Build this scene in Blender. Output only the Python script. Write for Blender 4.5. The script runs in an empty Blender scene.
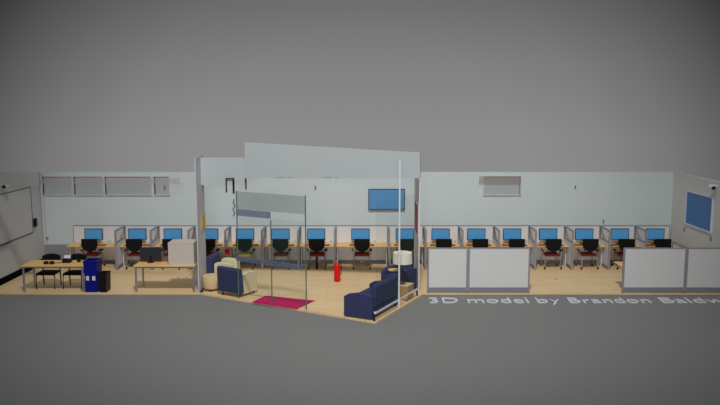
import bpy, bmesh, math, random
from mathutils import Vector, Matrix
C = bpy.context.scene.collection
sc = bpy.context.scene
sc.view_settings.view_transform = 'Standard'
sc.view_settings.look = 'None'
R = math.radians
# ------------------------------------------------------------------ camera
F, PITCH, H = 740.0, R(7.58), 5.46
cam = bpy.data.cameras.new('camera'); cam.sensor_width = 36; cam.lens = F / 720 * 36
co = bpy.data.objects.new('camera', cam); C.objects.link(co)
co.location = (0, 0, H); co.rotation_euler = (math.pi / 2 - PITCH, 0, 0)
cam.clip_end = 300
sc.camera = co

def dep(py): return PITCH + math.atan((py - 202.5) / F)
def Yg(py, z=0.0): return (H - z) / math.tan(dep(py))           # distance of height z seen on row py
def Zat(py, Y): return H - Y * math.tan(dep(py))                # height on row py at distance Y
def Xat(px, Y, z=0.0): return (px - 360) * (Y * math.cos(PITCH) + (H - z) * math.sin(PITCH)) / F

# ------------------------------------------------------------------ materials
def lin(c):
    return tuple(((v / 255) / 12.92 if v / 255 <= .04045 else ((v / 255 + .055) / 1.055) ** 2.4) for v in c)
MATS = {}
def mat(name, rgb, rough=.7, metal=0, noise=.06, scale=6, emit=0, spec=.3):
    if name in MATS: return MATS[name]
    m = bpy.data.materials.new(name); m.use_nodes = True
    nt = m.node_tree; b = nt.nodes['Principled BSDF']
    c = lin(rgb)
    b.inputs['Roughness'].default_value = rough; b.inputs['Metallic'].default_value = metal
    b.inputs['Specular IOR Level'].default_value = spec
    tc = nt.nodes.new('ShaderNodeTexCoord'); n = nt.nodes.new('ShaderNodeTexNoise'); n.inputs['Scale'].default_value = scale
    r = nt.nodes.new('ShaderNodeValToRGB')
    r.color_ramp.elements[0].color = tuple(v * (1 - noise) for v in c) + (1,)
    r.color_ramp.elements[1].color = tuple(min(1, v * (1 + noise)) for v in c) + (1,)
    nt.links.new(tc.outputs['Object'], n.inputs['Vector']); nt.links.new(n.outputs['Fac'], r.inputs['Fac'])
    nt.links.new(r.outputs['Color'], b.inputs['Base Color'])
    if emit:
        nt.links.new(r.outputs['Color'], b.inputs['Emission Color']); b.inputs['Emission Strength'].default_value = emit
    MATS[name] = m; return m
def clear(name, rgb, alpha, rough=.4):
    m = bpy.data.materials.new(name); m.use_nodes = True
    nt = m.node_tree; nt.nodes.clear()
    o = nt.nodes.new('ShaderNodeOutputMaterial'); mx = nt.nodes.new('ShaderNodeMixShader')
    t = nt.nodes.new('ShaderNodeBsdfTransparent'); p = nt.nodes.new('ShaderNodeBsdfPrincipled')
    p.inputs['Base Color'].default_value = lin(rgb) + (1,); p.inputs['Roughness'].default_value = rough
    p.inputs['Specular IOR Level'].default_value = .1
    mx.inputs[0].default_value = alpha
    nt.links.new(t.outputs[0], mx.inputs[1]); nt.links.new(p.outputs[0], mx.inputs[2]); nt.links.new(mx.outputs[0], o.inputs[0])
    MATS[name] = m; return m
WALL = mat('wall_paint', (209, 220, 221), .8, noise=.015, scale=.7)
LWALL = mat('left_wall_paint', (206, 208, 213), .8, noise=.02, scale=.8)
RWALL = mat('right_wall_paint', (220, 222, 221), .8, noise=.02, scale=.8)
WLOW = mat('lower_wall_paint', (150, 154, 160), .8, noise=.02)
HEAD = mat('header_paint', (190, 197, 197), .8, noise=.015, scale=.7)
STUB = mat('stub_paint', (208, 210, 217), .8, noise=.02)
BEAM = mat('beam_paint', (172, 169, 165), .8)
TRIMG = mat('trim_grey', (206, 209, 212), .6)
BLACK = mat('black_plastic', (14, 14, 16), .5)
BLACKM = mat('black_mesh_fabric', (7, 10, 13), .85)
DGREY = mat('dark_grey', (58, 60, 66), .5)
CHROME = mat('brushed_metal', (170, 172, 178), .35, .6)
FRAME = mat('panel_frame_metal', (150, 150, 155), .5, 0)
FABRIC = mat('panel_fabric', (230, 228, 228), .9, noise=.03, scale=30)
FABR2 = mat('screen_fabric', (222, 221, 219), .9, noise=.015, scale=3)
DIVF = mat('divider_fabric', (220, 222, 232), .9, noise=.03, scale=30)
BASEG = mat('panel_kick_plate', (136, 138, 145), .6)
DESK = mat('maple_laminate', (240, 198, 128), .5, noise=.08, scale=3)
SEATR = mat('brick_red_fabric', (118, 32, 20), .85, noise=.12, scale=20)
SEATY = mat('yellow_fabric', (214, 200, 84), .85)
MATRED = mat('red_brown_mat', (150, 74, 38), .7)
SCREEN = mat('monitor_screen', (74, 140, 190), .4, emit=.25, noise=.03)
TVSCR = mat('television_screen', (76, 132, 178), .4, emit=.2, noise=.03)
BLUSCR = mat('blue_screen', (66, 110, 165), .5, emit=.12, noise=.03)
WHITE = mat('white_paint', (225, 226, 232), .5)
CREAM = mat('cream_fabric', (222, 216, 178), .9, noise=.04, scale=14)
OTTO = mat('tan_vinyl', (222, 194, 148), .7)
NAVY = mat('navy_upholstery', (58, 62, 100), .8, noise=.08, scale=14)
BINBLUE = mat('blue_plastic', (3, 14, 130), .45)
RED = mat('red_enamel', (226, 14, 16), .35)
YELLOW = mat('yellow_board', (214, 190, 84), .6)
REDSIGN = mat('red_board', (178, 62, 66), .6)
BOXC = mat('beige_enamel', (212, 201, 186), .6, noise=.02)
BOXW = mat('wood_box', (186, 152, 100), .6, noise=.1)
SHADE = mat('lamp_shade_linen', (240, 236, 216), .9, emit=.08)
MATM = mat('magenta_carpet', (190, 8, 92), .95, noise=.12, scale=40)
TEXTW = mat('white_lettering', (222, 224, 228), .6, noise=.01)
GREENG = mat('green_glass_edge', (96, 124, 112), .3)
WPANE = mat('window_pane', (180, 188, 191), .3, noise=.02)
GREYLT = mat('light_grey_plastic', (190, 192, 198), .5)
BOARD = mat('whiteboard_surface', (208, 210, 215), .5, noise=.01)
GLASS = clear('clear_glass', (90, 130, 116), .05)
TRGLASS = clear('transom_glass', (138, 150, 150), .3)
BGLASS = clear('blue_tinted_rail', (112, 122, 152), .55)
BRGLASS = clear('brown_tinted_strip', (186, 172, 166), .3)
FROST = clear('frosted_strip', (160, 164, 166), .05)
DGLASS = clear('divider_glass', (176, 186, 196), .14)

# floor: pale wood planks
def floor_mat():
    m = bpy.data.materials.new('pale_wood_floor'); m.use_nodes = True
    nt = m.node_tree; b = nt.nodes['Principled BSDF']
    tc = nt.nodes.new('ShaderNodeTexCoord')
    br = nt.nodes.new('ShaderNodeTexBrick')
    br.inputs['Scale'].default_value = 1; br.inputs['Brick Width'].default_value = 1.9; br.inputs['Row Height'].default_value = .3
    br.inputs['Mortar Size'].default_value = .006
    br.inputs['Color1'].default_value = lin((248, 217, 166)) + (1,)
    br.inputs['Color2'].default_value = lin((243, 209, 157)) + (1,)
    br.inputs['Mortar'].default_value = lin((214, 176, 120)) + (1,)
    n = nt.nodes.new('ShaderNodeTexNoise'); n.inputs['Scale'].default_value = 1.2
    mp = nt.nodes.new('ShaderNodeMapping'); mp.inputs['Scale'].default_value = (1, 7, 1)
    mx = nt.nodes.new('ShaderNodeMix'); mx.data_type = 'RGBA'; mx.blend_type = 'MULTIPLY'; mx.inputs[0].default_value = .16
    nt.links.new(tc.outputs['Object'], br.inputs['Vector']); nt.links.new(tc.outputs['Object'], mp.inputs['Vector'])
    nt.links.new(mp.outputs[0], n.inputs['Vector'])
    nt.links.new(br.outputs['Color'], mx.inputs[6]); nt.links.new(n.outputs['Fac'], mx.inputs[7])
    nt.links.new(mx.outputs[2], b.inputs['Base Color'])
    b.inputs['Roughness'].default_value = .6
    return m
WOOD = floor_mat()

# ------------------------------------------------------------------ mesh helpers
class MB:
    def __init__(s): s.bm = bmesh.new()
    def box(s, a, b, bevel=0, rot=0, piv=(0, 0, 0), segs=2):
        lo = [min(a[i], b[i]) for i in range(3)]; hi = [max(a[i], b[i]) for i in range(3)]
        t = bmesh.new(); bmesh.ops.create_cube(t, size=1)
        for v in t.verts: v.co = Vector([(lo[i] + hi[i]) / 2 + v.co[i] * (hi[i] - lo[i]) for i in range(3)])
        if bevel: bmesh.ops.bevel(t, geom=t.edges[:], offset=bevel, segments=segs, profile=.5, affect='EDGES')
        if rot: bmesh.ops.rotate(t, cent=piv, matrix=Matrix.Rotation(rot, 3, 'Z'), verts=t.verts)
        s.join(t); return s
    def join(s, t):
        me = bpy.data.meshes.new('t'); t.to_mesh(me); t.free(); s.bm.from_mesh(me); bpy.data.meshes.remove(me); return s
    def beam(s, p, q, w, d=None, up=(0, 0, 1)):
        d = d or w; p = Vector(p); q = Vector(q); ax = (q - p).normalized(); up = Vector(up)
        if abs(ax.dot(up)) > .98: up = Vector((0, 1, 0))
        u = ax.cross(up).normalized(); v = u.cross(ax)
        vs = [s.bm.verts.new(e + u * i * w / 2 + v * j * d / 2) for e in (p, q) for i, j in ((-1, -1), (1, -1), (1, 1), (-1, 1))]
        for f in ((3, 2, 1, 0), (4, 5, 6, 7), (0, 1, 5, 4), (1, 2, 6, 5), (2, 3, 7, 6), (3, 0, 4, 7)): s.bm.faces.new([vs[i] for i in f])
        return s
    def tube(s, pts, r, n=8, cap=True):
        pts = [Vector(p) for p in pts]; rings = []
        for i, p in enumerate(pts):
            d = (pts[min(i + 1, len(pts) - 1)] - pts[max(i - 1, 0)]).normalized()
            up = Vector((0, 0, 1)) if abs(d.z) < .95 else Vector((0, 1, 0))
            u = d.cross(up).normalized(); v = u.cross(d)
            rr = r[i] if isinstance(r, (list, tuple)) else r
            rings.append([s.bm.verts.new(p + u * rr * math.cos(2 * math.pi * k / n) + v * rr * math.sin(2 * math.pi * k / n)) for k in range(n)])
        for a, b in zip(rings, rings[1:]):
            for k in range(n): s.bm.faces.new((a[k], a[(k + 1) % n], b[(k + 1) % n], b[k]))
        if cap: s.bm.faces.new(rings[0][::-1]); s.bm.faces.new(rings[-1])
        return s
    def lathe(s, prof, c=(0, 0, 0), n=28):
        rings = [[s.bm.verts.new((c[0] + r * math.cos(2 * math.pi * k / n), c[1] + r * math.sin(2 * math.pi * k / n), c[2] + z)) for k in range(n)] for r, z in prof]
        for a, b in zip(rings, rings[1:]):
            for k in range(n): s.bm.faces.new((a[k], a[(k + 1) % n], b[(k + 1) % n], b[k]))
        if prof[0][0] > .001: s.bm.faces.new(rings[0][::-1])
        if prof[-1][0] > .001: s.bm.faces.new(rings[-1])
        return s
    def prism(s, poly, z0, z1):                                   # poly in XY, extruded in Z
        a = [s.bm.verts.new((x, y, z0)) for x, y in poly]; b = [s.bm.verts.new((x, y, z1)) for x, y in poly]
        n = len(poly); s.bm.faces.new(a[::-1]); s.bm.faces.new(b)
        for k in range(n): s.bm.faces.new((a[k], a[(k + 1) % n], b[(k + 1) % n], b[k]))
        return s
    def extr(s, pts, off):                                        # 3-D polygon extruded by a vector
        off = Vector(off); a = [s.bm.verts.new(Vector(p)) for p in pts]; b = [s.bm.verts.new(Vector(p) + off) for p in pts]
        n = len(pts); s.bm.faces.new(a[::-1]); s.bm.faces.new(b)
        for k in range(n): s.bm.faces.new((a[k], a[(k + 1) % n], b[(k + 1) % n], b[k]))
        return s
    def build(s, name, m, parent=None, smooth=False, bevel=0):
        bmesh.ops.recalc_face_normals(s.bm, faces=s.bm.faces[:])
        me = bpy.data.meshes.new(name); s.bm.to_mesh(me); s.bm.free(); me.materials.append(m)
        o = bpy.data.objects.new(name, me); C.objects.link(o)
        if smooth:
            for p in me.polygons: p.use_smooth = True
            me.set_sharp_from_angle(angle=R(40))
        if bevel:
            md = o.modifiers.new('bevel', 'BEVEL'); md.width = bevel; md.segments = 2; md.limit_method = 'ANGLE'
        if parent: o.parent = parent
        return o
def tag(o, label=None, cat=None, group=None, kind=None):
    for k, v in (('label', label), ('category', cat), ('group', group), ('kind', kind)):
        if v: o[k] = v
    return o
def empty(name, loc=(0, 0, 0), rz=0):
    o = bpy.data.objects.new(name, None); C.objects.link(o); o.location = loc; o.rotation_euler = (0, 0, rz); o.empty_display_size = .1
    return o
def struct(name, mb, m, parent=None):
    o = mb.build(name, m, parent); o['kind'] = 'structure'; return o
def kids(o): return [c for c in bpy.data.objects if c.parent == o]
def copy_tree(o, parent=None):
    c = o.copy(); C.objects.link(c)
    if parent: c.parent = parent
    for k in kids(o): copy_tree(k, c)
    return c

# ------------------------------------------------------------------ key positions
YB, YF = 25.15, 21.04                       # back wall face, front edge of the floor
WH = 3.16
XL, XR = -10.93, 10.70
A = Vector((Xat(200, YF), YF)); YBp = Yg(322); Bp = Vector((Xat(376, YBp), YBp)); YC = Yg(295); Cp = Vector((Xat(421, YC), YC))
# ------------------------------------------------------------------ setting
flr = MB().prism([(XL, YB + .1), (XL, YF), (A.x, YF), (A.x, YF - .01), (Bp.x, Bp.y), (Cp.x, Cp.y), (Cp.x, YF), (XR + .1, YF), (XR + .1, YB + .1)], -.05, 0)
struct('floor', flr, WOOD)
gm = mat('ground_grey', (131, 131, 129), .95, noise=.02, scale=.3)
struct('ground', MB().prism([(-45, 6), (45, 6), (45, 44), (-45, 44)], -.12, -.051), gm)
struct('wall_back', MB().box((XL - .1, YB, 0), (XR + .1, YB + .12, WH)), WALL)
struct('wall_left', MB().box((XL - .12, YF - .02, 0), (XL, YB - .001, WH)), LWALL)
struct('wall_right', MB().box((XR, YF - .02, 0), (XR + .12, YB - .001, WH)), RWALL)
struct('baseboard_left', MB().box((XL + .001, YF, 0), (XL + .03, YB - .04, .2)), mat('baseboard_black', (6, 6, 7), .9, spec=.05))
# lower wall strip and ledge at the left end of the back wall
zt = Zat(243.5, YB)
struct('trim_1', MB().box((XL + .04, YB - .03, zt - .04), (-9.75, YB - .001, zt + .03)), TRIMG)
struct('trim_2', MB().box((XL + .02, YB - .012, .001), (-9.78, YB - .002, zt - .041)), WLOW)
struct('trim_3', MB().box((XL + .035, YB - .05, zt + .031), (XL + .12, YB - .002, WH - .02)), TRIMG)
# raised entry: stub walls and headers
YS = 21.7
sl = Yg(293)
SLX = Xat(200.5, 21.6, 1.5)
SX = Xat(197.4, YF, 2)
stl = MB().box((SX - .03, YF, 0), (SX, 22.1, Zat(157.7, YF)))
struct('wall_entry_left', stl, STUB)
XSR = Xat(420, 20.85, 2)
struct('wall_entry_right', MB().box((XSR - .03, 20.84, 0), (XSR - .005, 22.7, 3.30)), mat('stub_paint_light', (238, 239, 242), .8))
hx0, hx1 = SX + .001, Xat(246, YS, 3.5)
struct('trim_4', MB().box((hx0, YS, Zat(185, YS)), (hx1, YS + .1, Zat(157.7, YS))), HEAD)
yl, yr = 21.6, 20.86
pl = [(Xat(244.7, yl, 4.3), yl, Zat(142.3, yl)), (Xat(420, yr, 4.1), yr, Zat(152.7, yr)), (Xat(420, yr, 3.4), yr, Zat(178, yr)), (Xat(244.7, yl, 3.3), yl, Zat(178, yl))]
struct('wall_header', MB().extr(pl, (.02, .08, 0)), HEAD)
# beam and tinted strips across the open front at the left
bx1 = Xat(39, YF, 3.3)
struct('trim_5', MB().box((XL - .12, YF - .02, WH + .005), (bx1, YF + .1, Zat(172.4, YF))), BEAM)
struct('trim_6', MB().box((XL - .1, YF + .12, Zat(184, YF + .12)), (Xat(180, YF + .12, 3.2), YF + .14, Zat(178.5, YF + .12))), BRGLASS)
struct('trim_7', MB().box((XL + .01, YF + .12, Zat(195.8, YF + .12)), (Xat(183, YF + .12, 3.0), YF + .14, Zat(184, YF + .12) - .002)), FROST)
# clerestory windows
wins = [(43.2, 72.5), (74.5, 103.5), (105.5, 152), (154.5, 170), (483, 521)]
for i, (x0, x1) in enumerate(wins):
    X0, X1 = Xat(x0, YB, 2.7), Xat(x1, YB, 2.7); z0, z1 = Zat(195.3, YB), Zat(175.8, YB)
    if i == 3: z0 += 0
    fr = MB()
    for a, b in (((X0, z0), (X1, z0 + .03)), ((X0, z1 - .03), (X1, z1)), ((X1 - .03, z0 + .03), (X1, z1 - .03))):
        fr.box((a[0], YB - .05, a[1]), (b[0], YB - .001, b[1]))
    w = struct('window_%d' % (i + 1), fr, TRIMG)
    MB().box((X0 + .03, YB - .02, z0 + .03), (X1 - .03, YB - .004, z1 - .03)).build('pane', WPANE, w)
    if i < 4: MB().box((X0, YB - .05, z0 + .03), (X0 + .035, YB - .001, z1 - .03)).build('jamb', DGREY, w)
    else:
        MB().box((X0, YB - .05, z0 + .03), (X0 + .03, YB - .001, z1 - .03)).build('jamb', TRIMG, w)
        MB().box((X1 - .07, YB - .06, z0 + .03), (X1 - .031, YB - .021, z1 - .03)).build('jamb', FRAME, w)
        MB().box((X0 - .15, YB - .08, Zat(183.2, YB)), (X1 - .02, YB - .065, Zat(175.6, YB))).build('blind', BRGLASS, w)

# ------------------------------------------------------------------ left wall: whiteboard, wall phone, cameras
def wallbox(px, py, X):     # point on a side wall
    lo, hi = 15., 30.
    for _ in range(40):
        y = (lo + hi) / 2; x = 360 + X * F / (y * math.cos(PITCH) + (H - Zat(py, y)) * math.sin(PITCH))
        if (x < px) == (X < 0): lo = y
        else: hi = y
    return y, Zat(py, y)
y1, _ = wallbox(31, 210, XL)
yb, zb = wallbox(30, 232.8, XL); _, zc = wallbox(29.5, 187.5, XL)
wb = empty('whiteboard', (XL, (y1 + YF) / 2, zb))
tag(wb, 'wide white writing board with thin dark edges on the grey side wall', 'whiteboard')
def loc(o, m):  # keep world coordinates when parenting to an unrotated empty
    m.location = -Vector(o.location); return m
loc(wb, MB().box((XL + .002, YF + .1, zb), (XL + .02, y1, zc)).build('board_surface', BOARD, wb))
fm = MB()
fm.box((XL + .002, YF + .08, zc), (XL + .024, y1 + .02, zc + .018)).box((XL + .002, YF + .08, zb - .025), (XL + .03, y1 + .02, zb)).box((XL + .002, y1, zb), (XL + .03, y1 + .02, zc))
loc(wb, fm.build('frame', DGREY, wb))
loc(wb, MB().box((XL + .03, YF + .9, zb - .03), (XL + .09, YF + 1.6, zb + .0)).build('pen_tray', DGREY, wb))
yp, zp = wallbox(34.5, 222.5, XL)
ph = empty('wall_phone', (XL, yp, zp)); tag(ph, 'small black telephone mounted on the side wall beside the writing board', 'telephone')
MB().box((.002, -.11, -.14), (.05, .11, .14), .015).build('base_plate', BLACK, ph)
MB().box((.051, -.13, -.12), (.10, -.04, .15), .02).build('handset', BLACK, ph)
for nm, X, px, py, lab, s in (('left', XL, 4, 184, 'white dome security camera high on the wall over the writing board', 1), ('right', XR, 713.5, 186.3, 'white dome security camera high on the wall over the big blue screen', -1)):
    zz = 3.02; yy = ((X - s * -.12) * F / (px - 360) - (H - zz) * math.sin(PITCH)) / math.cos(PITCH)
    e = empty('security_camera', (X, yy, zz)); tag(e, lab, 'camera', 'dome security cameras')
    MB().box((s * .002, -.05, -.03), (s * .06, .05, .05), .01).build('bracket', WHITE, e)
    MB().lathe([(.0, .07), (.07, .06), (.12, .02), (.125, -.03), (.09, -.04), (0, -.04)], (s * .16, 0, 0)).build('housing', WHITE, e, True)
    MB().lathe([(.05, .04), (.065, 0), (.05, -.05), (.0, -.075)], (s * .16, -.09, -.03)).build('lens_dome', BLACK, e, True)
# big blue screen on the right wall
ya, za = wallbox(688, 191.2, XR); yb2, zb2 = wallbox(713.5, 198.8, XR); _, zl = wallbox(686.6, 223.8, XR)
scn = empty('wall_screen', (XR, (ya + yb2) / 2, zl)); tag(scn, 'large blue screen in a white frame hung on the grey end wall', 'screen')
zt2 = (za + zb2) / 2
m = MB().box((XR - .02, yb2, zl + .03), (XR - .002, ya, zt2)); loc(scn, m.build('screen_surface', BLUSCR, scn))
m = MB().box((XR - .05, yb2 - .04, zt2), (XR - .002, ya + .04, zt2 + .045)).box((XR - .05, yb2 - .04, zl - .015), (XR - .002, ya + .04, zl + .03)).box((XR - .05, yb2 - .04, zl + .03), (XR - .002, yb2, zt2)).box((XR - .05, ya, zl + .03), (XR - .002, ya + .04, zt2))
loc(scn, m.build('frame', WHITE, scn))
for px, py, lab in ((684.5, 229.5, 'small grey wall outlet below the far corner of the blue screen'), (711, 239, 'small grey wall outlet below the near corner of the blue screen')):
    yy, zz = wallbox(px, py, XR)
    o = empty('wall_outlet', (XR, yy, zz)); tag(o, lab, 'outlet', 'outlets on the end wall')
    MB().box((-.012, -.05, -.07), (-.001, .05, .07), .004).build('cover_plate', FRAME, o)
    MB().box((-.016, -.025, .015), (-.0125, .025, .05)).build('socket', DGREY, o); MB().box((-.016, -.025, -.05), (-.0125, .025, -.015)).build('socket', DGREY, o)

# television on the back wall
tx0, tx1 = Xat(368.3, YB, 2.2), Xat(404.8, YB, 2.2); tz0, tz1 = Zat(209.6, YB), Zat(188.8, YB)
tv = empty('wall_television', ((tx0 + tx1) / 2, YB, tz0)); tag(tv, 'wide flat television showing plain blue, hung on the back wall above the cubicles', 'television')
hw, hh = (tx1 - tx0) / 2, tz1 - tz0
MB().box((-hw, -.09, 0), (hw, -.04, hh), .008).build('casing', DGREY, tv)
MB().box((-hw + .03, -.094, .03), (hw - .03, -.0905, hh - .03)).build('screen_surface', TVSCR, tv)
MB().box((-.2, -.039, .2), (.2, -.001, hh - .2)).build('wall_bracket', BLACK, tv)

# ------------------------------------------------------------------ cubicles
PH = 1.33
bound = [72.8, 124.9, 158.8, 195.1, 230.4, 265.7, 300.5, 335.8, 388, 423.3, 458.6, 493.7, 529.1, 564.7, 600.2, 635.1, 670]
PX = [Xat(b, YB - .06, PH) for b in bound]
neigh = ['in wide end cubicle nearest the writing board',
 'in narrow cubicle beside the wide end one',
 'in cubicle mostly behind the big beige box',
 'in cubicle half hidden by yellow-signed entry wall',
 'in cubicle with the yellow-seated chair',
 'in cubicle just after the yellow-seated chair',
 'in cubicle whose chair has a dark centre post',
 'in wide cubicle just behind the fire extinguisher',
 'in cubicle behind the cream lamp shade',
 'in cubicle behind the narrow low screen',
 'in middle cubicle behind the paired low screens',
 'in cubicle behind the free low screen end',
 'in open-floor cubicle nearest the paired low screens',
 'in middle one of the open-floor cubicles',
 'in cubicle half covered by far low screens',
 'in last cubicle against the blue-screen wall']
YP = YB - .06
DIVL = 1.04
def divider():
    e = empty('cubicle_divider', (0, 0, 0))
    MB().box((-.025, -DIVL + .05, .12), (.025, -.05, .9)).build('fabric_panel', DIVF, e)
    MB().box((-.006, -DIVL + .05, .93), (.006, -.05, PH - .04)).build('glass_panel', DGLASS, e)
    f = MB().box((-.03, -DIVL, 0), (.03, -DIVL + .05, PH)).box((-.03, -.05, 0), (.03, 0, PH))
    f.box((-.03, -DIVL + .05, PH - .04), (.03, -.05, PH)).box((-.03, -DIVL + .05, .9), (.03, -.05, .93))
    f.build('frame', FRAME, e)
    MB().box((-.028, -DIVL + .05, .005), (.028, -.05, .118)).build('kick_plate', BASEG, e)
    return e
def chair():
    e = empty('office_chair', (0, 0, 0))
    # origin on the floor, sitter faces +Y
    MB().box((-.24, -.02, .43), (.24, .46, .50), .03).build('seat', SEATR, e, True)
    b = MB(); n = 10; front = []; 
    outl = [(-.26, 1.03), (.26, 1.03), (.265, .88), (.25, .76), (.17, .65), (.06, .60), (-.06, .60), (-.17, .65), (-.25, .76), (-.265, .88)]
    b.extr([(x, -.10 + abs(x) * .12 + (.03 if z < .7 else 0), z) for x, z in outl], (0, .035, 0))
    b.build('backrest', BLACKM, e)
    for s in (-1, 1):
        a = MB().box((s * .27 - .03, .02, .60), (s * .27 + .07 * s, .30, .64), .012)
        ar = a.build('armrest', BLACK, e, True)
        MB().tube([(s * .285, .12, .60), (s * .29, .12, .44)], .014).build('arm_post', CHROME, ar)
        MB().tube([(s * .2, -.08, .66), (s * .23, .0, .44)], .013).build('back_support', BLACK, e)
        for k in (-.06, .50):
            l = MB().tube([(s * .24, k + (.06 if k < 0 else -.1), .43), (s * .275, k, .09)], .014).build('leg', CHROME, e, True)
            w = MB(); w.tube([(s * .275 - .02, k, .04), (s * .275 + .02, k, .04)], .04, 12)
            w.tube([(s * .275, k, .09), (s * .275, k, .05)], .014); w.build('caster', BLACK, l)
    return e
def desk(w):
    e = empty('cubicle_desk', (0, 0, 0))
    MB().box((-w / 2, -.72, .71), (w / 2, -.03, .745), .006).build('worktop', DESK, e)
    for s in (-1, 1):
        MB().box((s * (w / 2 - .03) - .012, -.5, .0), (s * (w / 2 - .03) + .012, -.1, .709)).build('end_panel', FABRIC, e)
    return e
def monitor():
    e = empty('desktop_monitor', (0, 0, 0))
    c = MB().box((-.31, 0, .13), (.31, .03, .52), .006).build('casing', DGREY, e)
    MB().box((-.285, -.004, .155), (.285, -.0005, .495)).build('screen_surface', SCREEN, c)
    MB().box((-.03, .032, 0.012), (.03, .05, .3)).build('stand', BLACK, e)
    MB().box((-.12, -.06, 0), (.12, .1, .012), .004).build('stand_base', BLACK, e)
    return e
def deskmat():
    e = MB().box((-.42, -.11, 0), (.42, .11, .02), .006).build('keyboard_tray', MATRED); return e
def phone():
    e = empty('desk_phone', (0, 0, 0))
    MB().extr([(-.04, 0, 0), (.04, 0, 0), (.04, .05, .1), (-.04, .05, .1)], (0, .03, 0)).build('phone_base', GREYLT, e)
    MB().box((-.035, .0, .1), (-.01, .07, .14), .008).build('handset', GREYLT, e)
    return e
dproto, cproto, mproto, kproto, pproto = divider(), chair(), monitor(), deskmat(), phone()
used = set()
def inst(p):
    if id(p) not in used: used.add(id(p)); return p
    return copy_tree(p)
for i in range(16):
    x0, x1 = PX[i], PX[i + 1]; cx = (x0 + x1) / 2; w = x1 - x0
    # back panel
    bp = empty('cubicle_back_panel', (cx, YP, 0)); tag(bp, 'pale fabric back panel ' + neigh[i], 'panel', 'fabric back panels of the cubicle row')
    MB().box((-w / 2 + .02, 0, .12), (w / 2 - .02, .04, PH - .03)).build('fabric_panel', FABRIC, bp)
    MB().box((-w / 2 + .001, -.004, PH - .03), (w / 2 - .001, .044, PH)).box((-w / 2 + .001, -.004, .12), (-w / 2 + .02, .044, PH - .03)).box((w / 2 - .02, -.004, .12), (w / 2 - .001, .044, PH - .03)).build('frame', FRAME, bp)
    kp = MB().box((-w / 2 + .001, -.006, .005), (w / 2 - .001, .044, .118)).build('kick_plate', BASEG, bp)
    MB().box((-.06, -.012, .035), (.06, -.0065, .09)).build('outlet', GREYLT, kp)
    if i:
        d = inst(dproto); d.location = (x0, YP - .008, 0)
        tag(d, 'glass-topped grey divider, writing-board side, ' + neigh[i], 'divider', 'cubicle dividers')
    dk = desk(w - .07); dk.location = (cx, YP, 0); tag(dk, 'pale maple desk top ' + neigh[i], 'desk', 'cubicle desks')
    mo = inst(mproto); mo.location = (cx - .05, 24.55, .765); tag(mo, 'thin monitor with plain blue screen ' + neigh[i], 'monitor', 'cubicle monitors')
    kb = inst(kproto); kb.location = (cx, 24.49, .7455) ; tag(kb, 'red-brown keyboard tray ' + neigh[i], 'tray', 'keyboard trays on the cubicle desks')
    phn = inst(pproto); phn.location = (cx + .46, 24.72, .745); tag(phn, 'small light grey desk phone ' + neigh[i], 'telephone', 'cubicle desk phones')
    ch = inst(cproto); ch.location = (cx, 24.18, 0); ch.rotation_euler = (0, 0, [0, .03, 0, 0, 0, 0, 0, 0, 0, 0, 0, 0, .0, .03, -.03, 0][i])
    lab = 'black-backed office chair with brick red seat '
    if i == 4: lab = 'black-backed office chair with pale yellow seat '
    tag(ch, lab + neigh[i], 'chair', 'cubicle office chairs')
    if i == 4:
        for k in kids(ch):
            if k.name.startswith('seat'):
                k.data = k.data.copy(); k.data.materials[0] = SEATY; k['label'] = 'pale yellow seat'
    if i == 6: MB().tube([(0, .0, .43), (0, -.02, .0)], .035).build('centre_post', BLACK, ch)
for o in bpy.data.objects:      # shift monitor back so the tray fits before it
    if o.name.startswith('desktop_monitor'): o.location.y = 24.68
# red box on a divider and small wall bits
rb = empty('alarm_box', (PX[4] + .06, 23.955, .53)); tag(rb, 'small red alarm box hung on the divider end by the yellow-seated chair', 'alarm')
MB().box((-.07, .0, 0), (.07, .08, .2), .015).build('housing', RED, rb); MB().box((-.05, -.006, .08), (.05, -.0005, .16)).build('cover_plate', mat('dark_red', (120, 10, 12)), rb)

# ------------------------------------------------------------------ low screens at the front right
def lowscreen(px0, px1, lab, seen1=True):
    X0, X1 = Xat(px0, YF + .02, 0.7), Xat(px1, YF + .02, 0.7); w = X1 - X0
    e = empty('low_screen', ((X0 + X1) / 2, YF + .02, 0)); tag(e, lab, 'screen', 'low office screens at the front')
    MB().box((-w / 2 + .05, 0, .16), (w / 2 - .05, .05, PH - .03)).build('fabric_panel', FABR2, e)
    MB().box((-w / 2 + .05, -.006, .015), (w / 2 - .05, .056, .158)).build('kick_plate', BASEG, e)
    f = MB().box((-w / 2 + .05, -.004, PH - .03), (w / 2 - .05, .054, PH)).box((-w / 2 + .001, -.006, .03), (-w / 2 + .05, .056, PH)).box((w / 2 - .05, -.006, .03), (w / 2 - .001, .056, PH))
    f.build('frame', FRAME, e)
    for s in (-1, 1): MB().lathe([(.025, 0), (.025, .012), (.01, .014), (.01, .03)], (s * (w / 2 - .03), .025, 0), 12).build('foot', BLACK, e)
    return e
lowscreen(427.3, 468, 'narrow pale grey low screen next to the entry wall with the red sign')
lowscreen(468, 530, 'wide pale grey low screen whose free end meets the open floor')
lowscreen(623, 686, 'wide pale grey low screen in front of the last cubicles, desk corner poking out')
lowscreen(686, 749, 'pale grey low screen nearest the blue-screen wall, cut by the picture edge')
e = copy_tree(dproto); e.name = 'low_screen_return'; e.location = (Xat(685, YF + .12), YF + .12 + 1.0, 0)
for k in kids(e):
    if k.name.startswith('glass'): k.data = k.data.copy(); k.data.materials[0] = FABR2
tag(e, 'short low return screen standing square behind the joint of the far low screens', 'screen')
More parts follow.
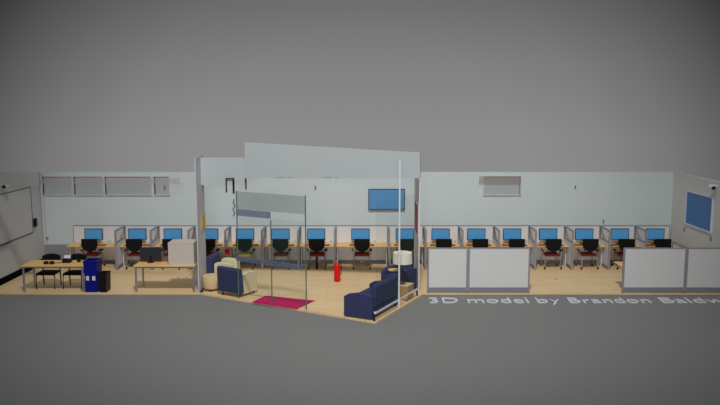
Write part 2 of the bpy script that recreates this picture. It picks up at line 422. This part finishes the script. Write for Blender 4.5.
# desk behind the far low screens
X0 = Xat(616.3, 21.7, .74); X1 = Xat(680, 21.5, .74)
e = empty('reception_desk', ((X0 + X1) / 2, 21.5, 0)); tag(e, 'maple desk hidden behind the wide far low screen with only its corner in view', 'desk')
w = X1 - X0
MB().box((-w / 2, -.3, .71), (w / 2, .42, .745), .006).build('worktop', DESK, e)
for s in (-1, 1):
    l = MB().beam((s * (w / 2 - .2), .0, .04), (s * (w / 2 - .2), .0, .709), .06).build('leg', CHROME, e)
    MB().beam((s * (w / 2 - .2), -.28, .02), (s * (w / 2 - .2), .36, .02), .07, .04).build('foot', CHROME, l)

# ------------------------------------------------------------------ front tables
def table(x0, x1, yf, yb, h, lab):
    cx, cy = (x0 + x1) / 2, (yf + yb) / 2; w, d = x1 - x0, yb - yf
    e = empty('work_table', (cx, cy, 0)); tag(e, lab, 'table', 'maple work tables at the front')
    MB().box((-w / 2, -d / 2, h - .035), (w / 2, d / 2, h), .006).build('tabletop', DESK, e)
    MB().box((-w / 2 + .06, -d / 2 + .05, h - .08), (w / 2 - .06, -d / 2 + .08, h - .036)).box((-w / 2 + .06, d / 2 - .08, h - .08), (w / 2 - .06, d / 2 - .05, h - .036)).build('apron', CHROME, e)
    for sx in (-1, 1):
        for sy in (-1, 1):
            MB().tube([(sx * (w / 2 - .05), sy * (d / 2 - .05), h - .036), (sx * (w / 2 - .05), sy * (d / 2 - .05), 0)], .03, 12).build('leg', CHROME, e, True)
    return e
TY0, TY1, TH = 21.08, 21.88, .80
ta = table(Xat(20.5, TY0, TH), Xat(83.2, TY0, TH), TY0, TY1, TH, 'maple work table with two black side chairs tucked under it, by the blue bin')
tb = table(Xat(133.3, TY0, TH), Xat(194.8, TY0, TH), TY0, TY1, TH, 'maple work table carrying a dark monitor and a beige box')
def sidechair():
    e = empty('side_chair', (0, 0, 0))   # sitter faces -Y
    MB().box((-.27, -.27, .41), (.27, .22, .48), .02).build('seat', BLACKM, e, True)
    b = MB(); pts = []
    arc = [(-.27 + .54 * k / 12) for k in range(13)]
    top = [(x, .27 + .0 - abs(x) * .15, .87 + .09 * math.sqrt(max(0, 1 - (x / .28) ** 2))) for x in arc]
    bot = [(x, .25 - abs(x) * .15, .69) for x in arc[::-1]]
    b.extr(top + bot, (0, .05, 0)); b.build('backrest', BLACKM, e)
    for s in (-1, 1):
        MB().tube([(s * .27, -.27, 0), (s * .27, -.24, .44), (s * .27, .2, .44)], .02).build('leg', BLACK, e, True)
        MB().tube([(s * .26, .24, 0), (s * .26, .2, .44), (s * .25, .24, .86)], .02).build('leg', BLACK, e, True)
    return e
s1 = sidechair(); sx1 = Xat(46.5, 21.6, .4); s1.location = (sx1, 21.77, 0)
tag(s1, 'black side chair under the work table, nearer the writing board', 'chair', 'black side chairs')
s2 = copy_tree(s1); s2.location = (Xat(73.2, 21.6, .4), 21.77, 0)
tag(s2, 'black side chair under the work table, nearer the blue bin', 'chair', 'black side chairs')
# things on first table
def at_table(px, py): Y = Yg(py, TH); return Xat(px, Y, TH), Y
x, y = at_table(49, 264)
e = empty('sunglasses', (x, y, TH)); tag(e, 'pair of small black rounded lenses lying on the work table', 'glasses')
for s in (-1, 1): MB().lathe([(.0, 0), (.06, .0), (.075, .025), (.06, .08), (0, .09)], (s * .085, 0, 0), 14).build('lens', BLACK, e, True)
MB().box((-.02, -.01, .02), (.02, .01, .035)).build('bridge', BLACK, e)
x, y = at_table(58.5, 263)
e = empty('pen', (x, y, TH)); e.rotation_euler = (0, 0, .9); tag(e, 'thin dark pen lying on the work table beside the black lenses', 'pen')
MB().tube([(-.12, 0, .01), (.1, 0, .01)], .01).build('barrel', DGREY, e); MB().tube([(.101, 0, .01), (.13, 0, .01)], [.01, .002]).build('tip', BLACK, e)
x, y = at_table(67, 262.5)
e = empty('desk_printer', (x, y + .02, TH)); tag(e, 'black desktop printer with white paper rising from it on the work table', 'printer')
MB().box((-.12, -.1, 0), (.12, .1, .12), .015).build('casing', BLACK, e, True)
MB().extr([(-.1, .02, .121), (.09, .02, .121), (.08, .08, .2), (-.11, .08, .2)], (0, .012, 0)).build('paper', WHITE, e)
x, y = at_table(79, 262)
e = empty('pen_cup', (x, y, TH)); tag(e, 'small black cup at the blue bin end of the work table', 'cup')
MB().lathe([(.05, 0), (.06, .1), (.05, .1), (.045, .01), (0, .01)], n=18).build('cup_body', BLACK, e, True)
# things on second table
x, y = at_table(150.5, 262.5)
e = empty('table_monitor', (x, y + .03, TH)); tag(e, 'dark monitor seen from behind on the work table by the beige box', 'monitor')
MB().box((-.32, 0, .06), (.32, .04, .45), .01).build('casing', mat('monitor_back', (44, 48, 56), .6), e)
MB().box((-.03, -.02, .01), (.03, -.0005, .2)).build('stand', BLACK, e)
MB().lathe([(.11, 0), (.11, .012), (.03, .03), (0, .03)], (0, 0, 0), 20).build('stand_base', BLACK, e)
e = empty('keyboard_tray', (x, y + .24, TH)); tag(e, 'red-brown keyboard tray behind the dark monitor on the work table', 'tray')
MB().box((-.48, -.1, 0), (.48, .1, .02), .005).build('tray_board', MATRED, e)
xa, xb = Xat(168.6, 21.18, 1), Xat(194.2, 21.18, 1)
e = empty('storage_box', ((xa + xb) / 2, 21.14, TH)); tag(e, 'big plain beige metal box standing on the end of the work table', 'box')
w = xb - xa; zt3 = Zat(243, 21.14) - TH
MB().box((-w / 2, 0, 0), (w / 2, .62, zt3 - .03), .006).build('box_body', BOXC, e)
MB().box((-w / 2 - .004, -.004, zt3 - .029), (w / 2 + .004, .624, zt3), .006).build('lid', BOXC, e)
# bins
xa, xb = Xat(84.3, 21.1, .4), Xat(97.3, 21.1, .4)
e = empty('recycling_bin', ((xa + xb) / 2, 21.08, 0)); tag(e, 'tall blue open recycling bin with two white labels beside the work table', 'bin')
w = xb - xa; d = .46
def tapered(w0, d0, w1, d1, z0, z1, wall=.02):
    m = MB(); bm = m.bm
    def ring(w, d, z, dy=0): return [bm.verts.new((sx * w / 2, dy + (d / 2 * sy + d1 / 2), z)) for sx, sy in ((-1, -1), (1, -1), (1, 1), (-1, 1))]
    rs = [ring(w0, d0, z0), ring(w1, d1, z1), ring(w1 - 2 * wall, d1 - 2 * wall, z1), ring(w0 - 2 * wall, d0 - 2 * wall, z0 + .03)]
    for a, b in zip(rs, rs[1:]):
        for k in range(4): bm.faces.new((a[k], a[(k + 1) % 4], b[(k + 1) % 4], b[k]))
    bm.faces.new(rs[0][::-1]); bm.faces.new(rs[-1]); return m
o = tapered(w * .92, d * .9, w, d, 0, .90).build('bin_body', BINBLUE, e)
rm = MB()
for a, b in (((-w / 2 - .015, -.015), (w / 2 + .015, .02)), ((-w / 2 - .015, d - .02), (w / 2 + .015, d + .015)), ((-w / 2 - .015, .02), (-w / 2 + .02, d - .02)), ((w / 2 - .02, .02), (w / 2 + .015, d - .02))):
    rm.box((a[0], a[1], .885), (b[0], b[1], .935))
rm.build('rim', BINBLUE, e)
for s in (-.24, .24): MB().box((s * w - .045, .004, .36), (s * w + .045, .012, .49)).build('label_sticker', WHITE, e)
xa2, xb2 = Xat(97.9, 21.1, .3), Xat(106.5, 21.1, .3)
e = empty('waste_bin', (xa2 + (xb2 - xa2) / 2 + .015, 21.08, 0)); tag(e, 'short black waste bin standing beside the taller blue bin', 'bin')
w = xb2 - xa2 - .03
tapered(w * .9, .36, w, .4, 0, .54).build('bin_body', BLACK, e)
rm = MB()
for a, b in (((-w / 2 - .01, -.01), (w / 2 + .01, .02)), ((-w / 2 - .01, .38), (w / 2 + .01, .41)), ((-w / 2 - .01, .02), (-w / 2 + .02, .38)), ((w / 2 - .02, .02), (w / 2 + .01, .38))):
    rm.box((a[0], a[1], .53), (b[0], b[1], .56))
rm.build('rim', BLACK, e)

# ------------------------------------------------------------------ entry area
dAB = (Bp - A).normalized(); nAB = Vector((-dAB.y, dAB.x))          # nAB points into the room
def onAB(px, off=.06):
    lo, hi = 0., (Bp - A).length
    for _ in range(40):
        s = (lo + hi) / 2; p = A + dAB * s + nAB * off
        if 360 + p.x * F / (p.y * math.cos(PITCH) + (H - 1) * math.sin(PITCH)) < px: lo = s
        else: hi = s
    return p
P1, P2, P3 = onAB(238), onAB(271.5), onAB(306)
def slab(p, q, z0, z1, t):
    d = (q - p).normalized(); n = Vector((-d.y, d.x)) * t / 2
    return MB().prism([(p.x - n.x, p.y - n.y), (q.x - n.x, q.y - n.y), (q.x + n.x, q.y + n.y), (p.x + n.x, p.y + n.y)], z0, z1)
def rel(e, m): m.location = -Vector(e.location); return m
zD = 2.38
def gdoor(i, p, q, lab):
    e = empty('door_%d' % i, (p.x, p.y, 0)); e['kind'] = 'structure'
    d = (q - p).normalized()
    rel(e, slab(p + d * .03, q - d * .03, .02, zD, .012).build('glass_leaf', GLASS, e))
    return e
d1 = gdoor(1, P1, P2, ''); d2 = gdoor(2, P2, P3, '')
for i, (p, top) in enumerate(((P1, 3.07), (P2, zD - .02), (P3, 3.09))):
    d = dAB * .013
    m = slab(p - d, p + d, .0, top, .02); o = struct('trim_%d' % (8 + i), m, GREENG)
struct('trim_11', slab(P1 + dAB * .03, P3 - dAB * .03, 2.58, 3.06, .012), TRGLASS)
gn = Vector((dAB.y, -dAB.x))
m = slab(P1 + dAB * .03 + gn * .03, P2 + gn * .03, 2.39, 2.57, .06); o = m.build('door_closer', BGLASS); tag(o, 'tinted blue closer box above the hinged glass door', 'door closer')
m = slab(P1 + gn * .05 - dAB * .02, P3 + gn * .05 - dAB * .06, 1.10, 1.22, .04); o = m.build('push_bar', BGLASS)
tag(o, 'long tinted blue push bar running across both glass doors', 'push bar')
# magenta mat
q = [(251.9, 302.4), (265.9, 295.9), (315.2, 300.9), (297, 309.2)]
pts = [Vector((Xat(px, Yg(py)), Yg(py))) for px, py in q]
c0 = sum(pts, Vector((0, 0))) / 4
e = empty('door_mat', (c0.x, c0.y, 0)); tag(e, 'magenta door mat lying inside the glass doors', 'mat')
u = (pts[3] - pts[0]).normalized(); v = Vector((-u.y, u.x))
lu = ((pts[3] - pts[0]).length + (pts[2] - pts[1]).length) / 4; lv = ((pts[1] - pts[0]).length + (pts[2] - pts[3]).length) / 4
pp = [(p.x - c0.x, p.y - c0.y) for p in pts]
MB().prism(pp, .001, .012).build('pile', MATM, e)
MB().prism([(x * .92, y * .92) for x, y in pp], .0121, .018).build('raised_centre', mat('magenta_pile', (200, 10, 98), .95, noise=.15, scale=60), e)

# side glazing from B to C
dBC = (Cp - Bp).normalized(); nBC = Vector((-dBC.y, dBC.x))
g0, g1 = Bp + dBC * .05 + nBC * .05, Cp - dBC * .12 + nBC * .05
e = empty('glazed_side_screen', (g0.x, g0.y, 0)); tag(e, 'clear glass side screen with white floor rail and single tall white post', 'screen')
rel(e, slab(g0, g1, .18, .225, .03).build('floor_rail', WHITE, e))
rel(e, slab(g0 + dBC * .02, g1 - dBC * .02, .226, 3.0, .012).build('glass_pane', GLASS, e))
lo, hi = 0., (g1 - g0).length
for _ in range(40):
    s = (lo + hi) / 2; p = g0 + dBC * s
    if 360 + p.x * F / (p.y * math.cos(PITCH) + (H - 2) * math.sin(PITCH)) < 398.0: lo = s
    else: hi = s
gp = p - nBC * .04
rel(e, MB().box((gp.x - .02, gp.y - .02, .0), (gp.x + .02, gp.y + .02, Zat(160, gp.y))).build('post', WHITE, e))
for pt in (g0, g1): rel(e, MB().beam((pt.x - .01, pt.y, .001), (pt.x - .05, pt.y - .0, .2), .045).build('foot', BLACK, e))
rel(e, MB().box((g0.x - .03, g0.y - .03, .2), (g0.x + .02, g0.y + .02, .245)).build('end_cap', WHITE, e))

# sofas and lounge chairs.  local: sitter faces -Y, width along X
def sofa(w, seats, name, body, armm, backm, depth=.82, tone='plain', bh=.88):
    e = empty(name, (0, 0, 0)); d = depth
    def arm(s):
        if tone == 'two': return MB().extr([(s * w / 2, y, z) for y, z in [(-d / 2, .07), (d / 2 - .203, .07), (d / 2 - .203, .64), (d / 2 - .3, .68), (-.05, .69), (-d / 2 + .1, .66), (-d / 2, .60)]], (-s * .13, 0, 0))
        prof = [(-d / 2, .025), (d / 2 - .02, .025), (d / 2 - .02, .62), (d / 2 - .16, .66), (-.05, .66), (-d / 2 + .12, .61), (-d / 2, .54)]
        x0 = s * (w / 2); 
        return MB().extr([(x0, y, z) for y, z in prof], (-s * .13, 0, 0))
    MB().box((-w / 2 + .131, -d / 2 + .03, .10), (w / 2 - .131, d / 2 - .02, .28), .01).build('base_frame', body, e)
    sw = (w - .27) / seats
    for k in range(seats):
        x0 = -w / 2 + .135 + sw * k
        MB().box((x0 + .004, -d / 2 + .0, .285), (x0 + sw - .004, d / 2 - .24, .45), .035, segs=3).build('seat_cushion', body, e, True)
        if tone == 'two': continue
        MB().extr([(x0 + .003, d / 2 - .24, .3), (x0 + .003, d / 2 - .005, .3), (x0 + .003, d / 2 + .03, bh - .05), (x0 + .003, d / 2 + .0, bh), (x0 + .003, d / 2 - .08, bh), (x0 + .003, d / 2 - .12, bh - .05)], (sw - .006, 0, 0)).build('backrest', backm, e, bevel=.02)
    for s in (-1, 1):
        arm(s).build('armrest', armm, e, bevel=.02)
        for y in (-d / 2 + .08, d / 2 - .08): MB().tube([(s * (w / 2 - .09), y, .0), (s * (w / 2 - .09), y, .1)], [.02, .028], 10).build('foot', BLACK, e)
    if tone == 'two':
        MB().extr([(-w / 2, d / 2 - .2, .12), (-w / 2, d / 2 + .03, .12), (-w / 2, d / 2 + .07, .80), (-w / 2, d / 2 + .04, .85), (-w / 2, d / 2 - .05, .85), (-w / 2, d / 2 - .12, .80)], (w, 0, 0)).build('backrest', NAVY, e, bevel=.025)
    return e
# sofa beside the side glazing: back to the glass
ang = math.atan2(nBC.y, nBC.x) + math.pi / 2     # facing direction (-Y local) -> nBC
so = sofa(1.62, 2, 'two_seat_sofa', NAVY, NAVY, NAVY, .84)
cs = Bp + dBC * (.06 + .81) + nBC * (.12 + .42); so.location = (cs.x, cs.y, 0); so.rotation_euler = (0, 0, ang)
tag(so, 'navy two-seat sofa with its back against the glass side screen', 'sofa')
ac = sofa(.8, 1, 'tablet_armchair', NAVY, NAVY, NAVY, .74, bh=1.0)
ac.location = (1.16, 21.5, 0); ac.rotation_euler = (0, 0, R(-42))
tag(ac, 'navy armchair with a wooden writing tablet behind the cream lamp', 'armchair')
MB().lathe([(.0, .69), (.16, .69), (.165, .70), (.16, .715), (0, .715)], (.2, -.5, 0), 24).build('tablet', DESK, ac, True)
MB().tube([(.37, -.2, .6), (.36, -.3, .675), (.25, -.45, .68)], .02).build('tablet_arm', BLACK, ac)
la = sofa(.8, 1, 'lounge_armchair', CREAM, CREAM, CREAM, .78, 'two')
la.location = (-3.54, 20.98, 0); la.rotation_euler = (0, 0, math.atan2(.7, .43) + math.pi / 2)
tag(la, 'cream lounge armchair with navy back panel turned to the glass front', 'armchair', 'two-tone lounge armchairs')
lb = copy_tree(la); lb.location = (-4.2, 22.42, 0); lb.rotation_euler = (0, 0, R(90 - 8))
tag(lb, 'cream lounge armchair with navy back standing behind the round tan ottoman', 'armchair', 'two-tone lounge armchairs')
e = empty('round_ottoman', (-4.39, 21.38, 0)); tag(e, 'round tan drum ottoman between the two cream and navy armchairs', 'ottoman')
MB().lathe([(.0, .08), (.24, .08), (.255, .11), (.255, .43), (.24, .455), (0, .46)], n=36).build('drum', OTTO, e, True)
for k in range(3):
    a = k * 2.094 - 1.57; MB().tube([(.18 * math.cos(a), .18 * math.sin(a), 0), (.18 * math.cos(a), .18 * math.sin(a), .085)], .022).build('foot', DGREY, e)
# side table and lamp
bx, by = 1.25, 20.4
e = empty('cube_side_table', (bx, by, 0)); e.rotation_euler = (0, 0, ang); tag(e, 'solid tan wooden cube table at the end of the navy sofa', 'table')
MB().box((-.2, -.2, .03), (.2, .2, .40)).build('cabinet_body', BOXW, e)
MB().box((-.21, -.21, .401), (.21, .21, .43), .005).build('tabletop', OTTO, e)
MB().box((-.17, -.17, 0), (.17, .17, .029)).build('plinth', DGREY, e)
lx = Xat(402.5, by, 1); zs0, zs1 = Zat(264, by) + .03, Zat(251, by) - .04
e = empty('table_lamp', (lx, by, .43)); tag(e, 'tall table lamp with cream drum shade standing on the tan cube table', 'lamp')
MB().lathe([(.0, 0), (.09, 0), (.09, .015), (.02, .03), (0, .03)], n=24).build('base', DGREY, e, True)
MB().tube([(0, 0, .03), (0, 0, zs1 - .45)], .011).build('pole', DGREY, e)
MB().lathe([(.275, zs0 - .43), (.265, zs1 - .43), (.257, zs1 - .43), (.267, zs0 - .43)], n=40).build('shade', SHADE, e, True)
MB().lathe([(0, zs1 - .45), (.255, zs1 - .45), (.255, zs1 - .444), (0, zs1 - .444)], n=32).build('shade_cap', SHADE, e)
# fire extinguisher
fy = Yg(281.5); fx = Xat(337.2, fy)
e = empty('fire_extinguisher', (fx, fy, 0)); tag(e, 'bright red fire extinguisher standing alone on the wood floor', 'fire extinguisher')
MB().lathe([(.085, 0), (.1, .02), (.1, .48), (.085, .55), (.04, .6), (0, .6)], n=28).build('cylinder_body', RED, e, True)
MB().lathe([(.035, .59), (.035, .64), (0, .64)], n=16).build('valve', CHROME, e)
MB().box((-.02, -.1, .64), (.02, .05, .665), .006).build('handle', CHROME, e)
MB().tube([(.03, 0, .62), (.11, 0, .6), (.13, 0, .45), (.12, 0, .2)], .012).build('hose', BLACK, e, True)
# signs on stub walls
def sign(name, X, s, pxa, pxb, pyt, pyb, m, lab, border):
    ya, _ = wallb(pxa, X); yb_, _ = wallb(pxb, X); y0, y1 = min(ya, yb_), max(ya, yb_)
    z0, z1 = Zat(pyb, y0 if s > 0 else y1), Zat(pyt, y0)
    e = empty(name, (X, (y0 + y1) / 2, z0)); tag(e, lab, 'sign'); hy = (y1 - y0) / 2
    MB().box((s * .003, -hy, 0), (s * .02, hy, z1 - z0)).build('backing_board', border, e)
    MB().box((s * .0205, -hy * .84, .05), (s * .026, hy * .84, z1 - z0 - .05)).build('notice_sheet', m, e)
def wallb(px, X):
    Y = ((px - 360) and (X * F / (px - 360) - (H - 2) * math.sin(PITCH)) / math.cos(PITCH)); return Y, 0
sign('notice_sign', SX, 1, 200.9, 204.7, 216, 231, YELLOW, 'yellow notice sign on the inner face of the entry wall above the armchairs', YELLOW)
sign('notice_sign', XSR - .03, -1, 418.8, 415.4, 205, 230, REDSIGN, 'tall red notice sign with white border on the entry wall behind the lamp', WHITE)
# black open frame, cable and bits on header / back wall
YH = YS - .03
e = empty('bracket_frame', (Xat(232, YH, 3.2), YH, Zat(193, YH))); tag(e, 'small black open bracket of upright bars fixed above the glass doors', 'bracket')
def bar(px0, px1, py0, py1, m, nm='bar'):
    o = MB().box((Xat(px0, YH, 3.2), YH - .03, Zat(py1, YH)), (Xat(px1, YH, 3.2), YH + .028, Zat(py0, YH))).build(nm, m, e); return rel(e, o)
bar(225.6, 226.8, 179, 192.5, DGREY); bar(232.6, 234.3, 179, 193.5, BLACK); bar(225.6, 234.3, 178, 178.8, DGREY, 'top_bar')
bar(245.2, 246.4, 179.5, 189.5, DGREY)
yv = YB - .004
def wbox(name, px0, px1, py0, py1, m, lab, cat, t=.03, group=None):
    X0, X1, z0, z1 = Xat(px0, YB, 2.5), Xat(px1, YB, 2.5), Zat(py1, YB), Zat(py0, YB)
    e = empty(name, ((X0 + X1) / 2, YB, z0)); tag(e, lab, cat, group)
    w, h = (X1 - X0) / 2, z1 - z0
    MB().box((-w, -t, 0), (w, -.001, h)).build('cover_plate', m, e)
    MB().box((-w * .5, -t - .008, h * .3), (w * .5, -t - .0005, h * .7)).build('insert', DGREY, e)
    return e
# squiggle of cable
pts = [(234, 199), (233, 203), (235, 206), (232.6, 209), (234.5, 213), (232.8, 216)]
YK = YB - .02
o = MB().tube([(Xat(a, YK, 2.4), YK, Zat(b, YK)) for a, b in pts], .014, 6).build('hanging_cable', DGREY); tag(o, 'short crooked dark cable on the wall beside the glass doors', 'cable')
wbox('wall_sensor', 314.6, 316.2, 185.5, 189.5, FRAME, 'tiny dark sensor on the wall above the cubicle with the dark chair post', 'sensor')
wbox('wall_sensor', 164.3, 166, 185.5, 188.5, FRAME, 'tiny dark sensor inside the smallest high window', 'sensor', t=.07)
wbox('wall_sensor', 574.3, 575.8, 185.6, 188.6, FRAME, 'tiny dark sensor high on the bare back wall beyond the blinds window', 'sensor')
wbox('wall_switch', 603.9, 605, 219, 223.5, FRAME, 'narrow dark switch just above the open floor cubicles', 'switch')
wbox('wall_outlet', 43.5, 46, 236.5, 240, GREYLT, 'pale outlet low on the wall just over the ledge', 'outlet')
YT = 20.83
for a, b, lab in ((275, 300, 'faint row of small dark dashes on the entry header, nearer the doors'), (322, 341, 'faint short row of dark dashes on the entry header, nearer the television')):
    t_ = lambda px: yl + (yr - yl) * (px - 244.7) / (420 - 244.7)
    Ya = t_((a + b) / 2) - .02
    e = empty('dash_row', (Xat((a + b) / 2, Ya, 3.3), Ya, Zat(179, Ya) + .02)); tag(e, lab, 'marking', 'dashes on the entry header')
    w = Xat(b, Ya, 3.3) - Xat(a, Ya, 3.3); n = int(w / .09)
    mm = MB()
    for k in range(n):
        if k % 5 == 3: continue
        x = -w / 2 + (k + .5) * w / n; mm.box((x - .033, -.012, .01), (x + .033, .0, .028))
    mm.build('dashes', mat('dash_grey', (112, 116, 118)), e)  # plain dashes for the faint dark marks on the header
# floor outlets and doorstop
for px, py, lab in ((556.3, 279.3, 'small grey floor outlet in the open floor before the cubicles'), (178, 277.5, 'small grey floor outlet behind the beige box table, nearer the monitor'), (186.5, 277.5, 'small pale floor outlet behind the beige box table, nearer the entry wall')):
    Y = Yg(py); e = empty('floor_outlet', (Xat(px, Y), Y, 0)); tag(e, lab, 'outlet', 'floor outlets')
    MB().box((-.04, -.07, .0005), (.04, .07, .012), .003).build('cover_plate', GREYLT, e)
    MB().box((-.02, -.035, .0125), (.02, .035, .016)).build('socket', DGREY, e)
Y = YF + .05
o = MB().extr([(A.x - .02, Y, .001), (A.x + .05, Y, .001), (A.x + .11, Y + .03, .12), (A.x + .05, Y + .03, .12)], (0, .04, 0)).build('door_stop', BLACK)
tag(o, 'black wedge door stop at the foot of the entry wall with the yellow sign', 'door stop')
# lettering lying on the ground
def word(txt, px0, px1):
    cu = bpy.data.curves.new('lettering', 'FONT'); cu.body = txt; cu.extrude = .015; cu.size = 1; cu.offset = -.0115
    o = bpy.data.objects.new('lettering', cu); C.objects.link(o)
    bpy.context.view_layer.update()
    dg = bpy.context.evaluated_depsgraph_get()
    me = bpy.data.meshes.new_from_object(o.evaluated_get(dg)); bpy.data.objects.remove(o)
    xs = [v.co.x for v in me.vertices]; x0, x1 = min(xs), max(xs)
    ymax = max(v.co.y for v in me.vertices)
    X0, X1 = Xat(px0, 20.1), Xat(px1, 20.1); k = (X1 - X0) / (x1 - x0); ky = .62 / .73 * .92
    for v in me.vertices: v.co = Vector(((v.co.x - x0) * k, v.co.y * ky, v.co.z))
    me.materials.clear(); me.materials.append(TEXTW)
    o = bpy.data.objects.new('ground_lettering', me); C.objects.link(o); o.location = (X0, Yg(303.4, -.05), -.034)
    return o
for txt, a, b, lab in (('3D', 430, 458.8, 'white raised characters 3D lying on the grey ground by the red-sign wall'), ('model', 468.5, 529.5, 'white raised word model lying on the grey ground below the paired screens'),
                  ('by', 538.5, 562, 'white raised word by lying on the grey ground before the open floor'), ('Brandon', 571, 652, 'white raised long word beginning with B on the ground before the open floor'),
                  ('Baldw', 664, 728, 'white raised word cut off by the picture edge on the ground')):
    tag(word(txt, a, b), lab, 'lettering', 'white lettering along the ground')

# ------------------------------------------------------------------ light
wd = bpy.data.worlds.new('vignette_backdrop'); sc.world = wd; wd.use_nodes = True; nt = wd.node_tree; nt.nodes.clear()
N = nt.nodes.new; L = nt.links.new
tc = N('ShaderNodeTexCoord'); sep = N('ShaderNodeSeparateXYZ'); L(tc.outputs['Generated'], sep.inputs[0])
def mth(op, a, b=None):
    n = N('ShaderNodeMath'); n.operation = op
    for i, v in enumerate((a, b)):
        if v is None: continue
        if isinstance(v, (int, float)): n.inputs[i].default_value = v
        else: L(v, n.inputs[i])
    return n.outputs[0]
dt = N('ShaderNodeVectorMath'); dt.operation = 'DOT_PRODUCT'; L(tc.outputs['Generated'], dt.inputs[0]); dt.inputs[1].default_value = (0, math.cos(PITCH), -math.sin(PITCH))
cth = mth('MAXIMUM', dt.outputs['Value'], .05)
r = mth('DIVIDE', mth('SQRT', mth('SUBTRACT', 1.0, mth('MULTIPLY', cth, cth))), mth('MULTIPLY', cth, .558))   # 1 at about 29 degrees off the middle
def ramp(src, stops):
    cr = N('ShaderNodeValToRGB'); L(src, cr.inputs[0]); el = cr.color_ramp.elements
    el[0].position = stops[0][0]; el[1].position = stops[-1][0]
    for p, v in stops[1:-1]: el.new(p)
    for e_, (p, v) in zip(el, stops): e_.color = (v, v, v, 1)
    return cr.outputs[0]
G = ramp(mth('MULTIPLY', r, .5), [(0, 1), (.21, 1), (.3, .9), (.38, .7), (.45, .46), (.5, .25), (.6, .2), (1.0, .14)])  # vignette painted into the backdrop colour, darker away from the view axis
V = ramp(mth('ADD', sep.outputs[2], .3), [(0, .262), (.26, .262), (.35, .22), (.43, .162), (.55, .12)])
fld = mth('MULTIPLY', G, V)
# brighter soft dome added overhead, out of view, to raise the ambient light
up = N('ShaderNodeMapRange'); L(sep.outputs[2], up.inputs[0]); up.inputs[1].default_value = .35; up.inputs[2].default_value = .8; up.inputs[3].default_value = 0; up.inputs[4].default_value = 1
mx = N('ShaderNodeMix'); mx.data_type = 'RGBA'; L(up.outputs[0], mx.inputs[0]); L(fld, mx.inputs[6]); mx.inputs[7].default_value = (.26, .265, .275, 1)
bg = N('ShaderNodeBackground'); out = N('ShaderNodeOutputWorld'); L(mx.outputs[2], bg.inputs[0]); L(bg.outputs[0], out.inputs[0])
def spot(loc, tgt, power, size, blend, rad):
    l = bpy.data.lights.new('spot_light', 'SPOT'); l.energy = power; l.spot_size = R(size); l.spot_blend = blend; l.shadow_soft_size = rad
    o = bpy.data.objects.new('spot_light', l); C.objects.link(o); o.location = loc
    o.rotation_euler = (Vector(tgt) - Vector(loc)).to_track_quat('-Z', 'Y').to_euler(); return l
spot((0, 5, 24), (0, 23.5, 0), 17500, 55, 1, 1.2)
fl = spot((0, -8, 5.5), (0, 25, 6), 6200, 62, .9, 3)  # added fill lamp from the front, no visible source, brightens the walls
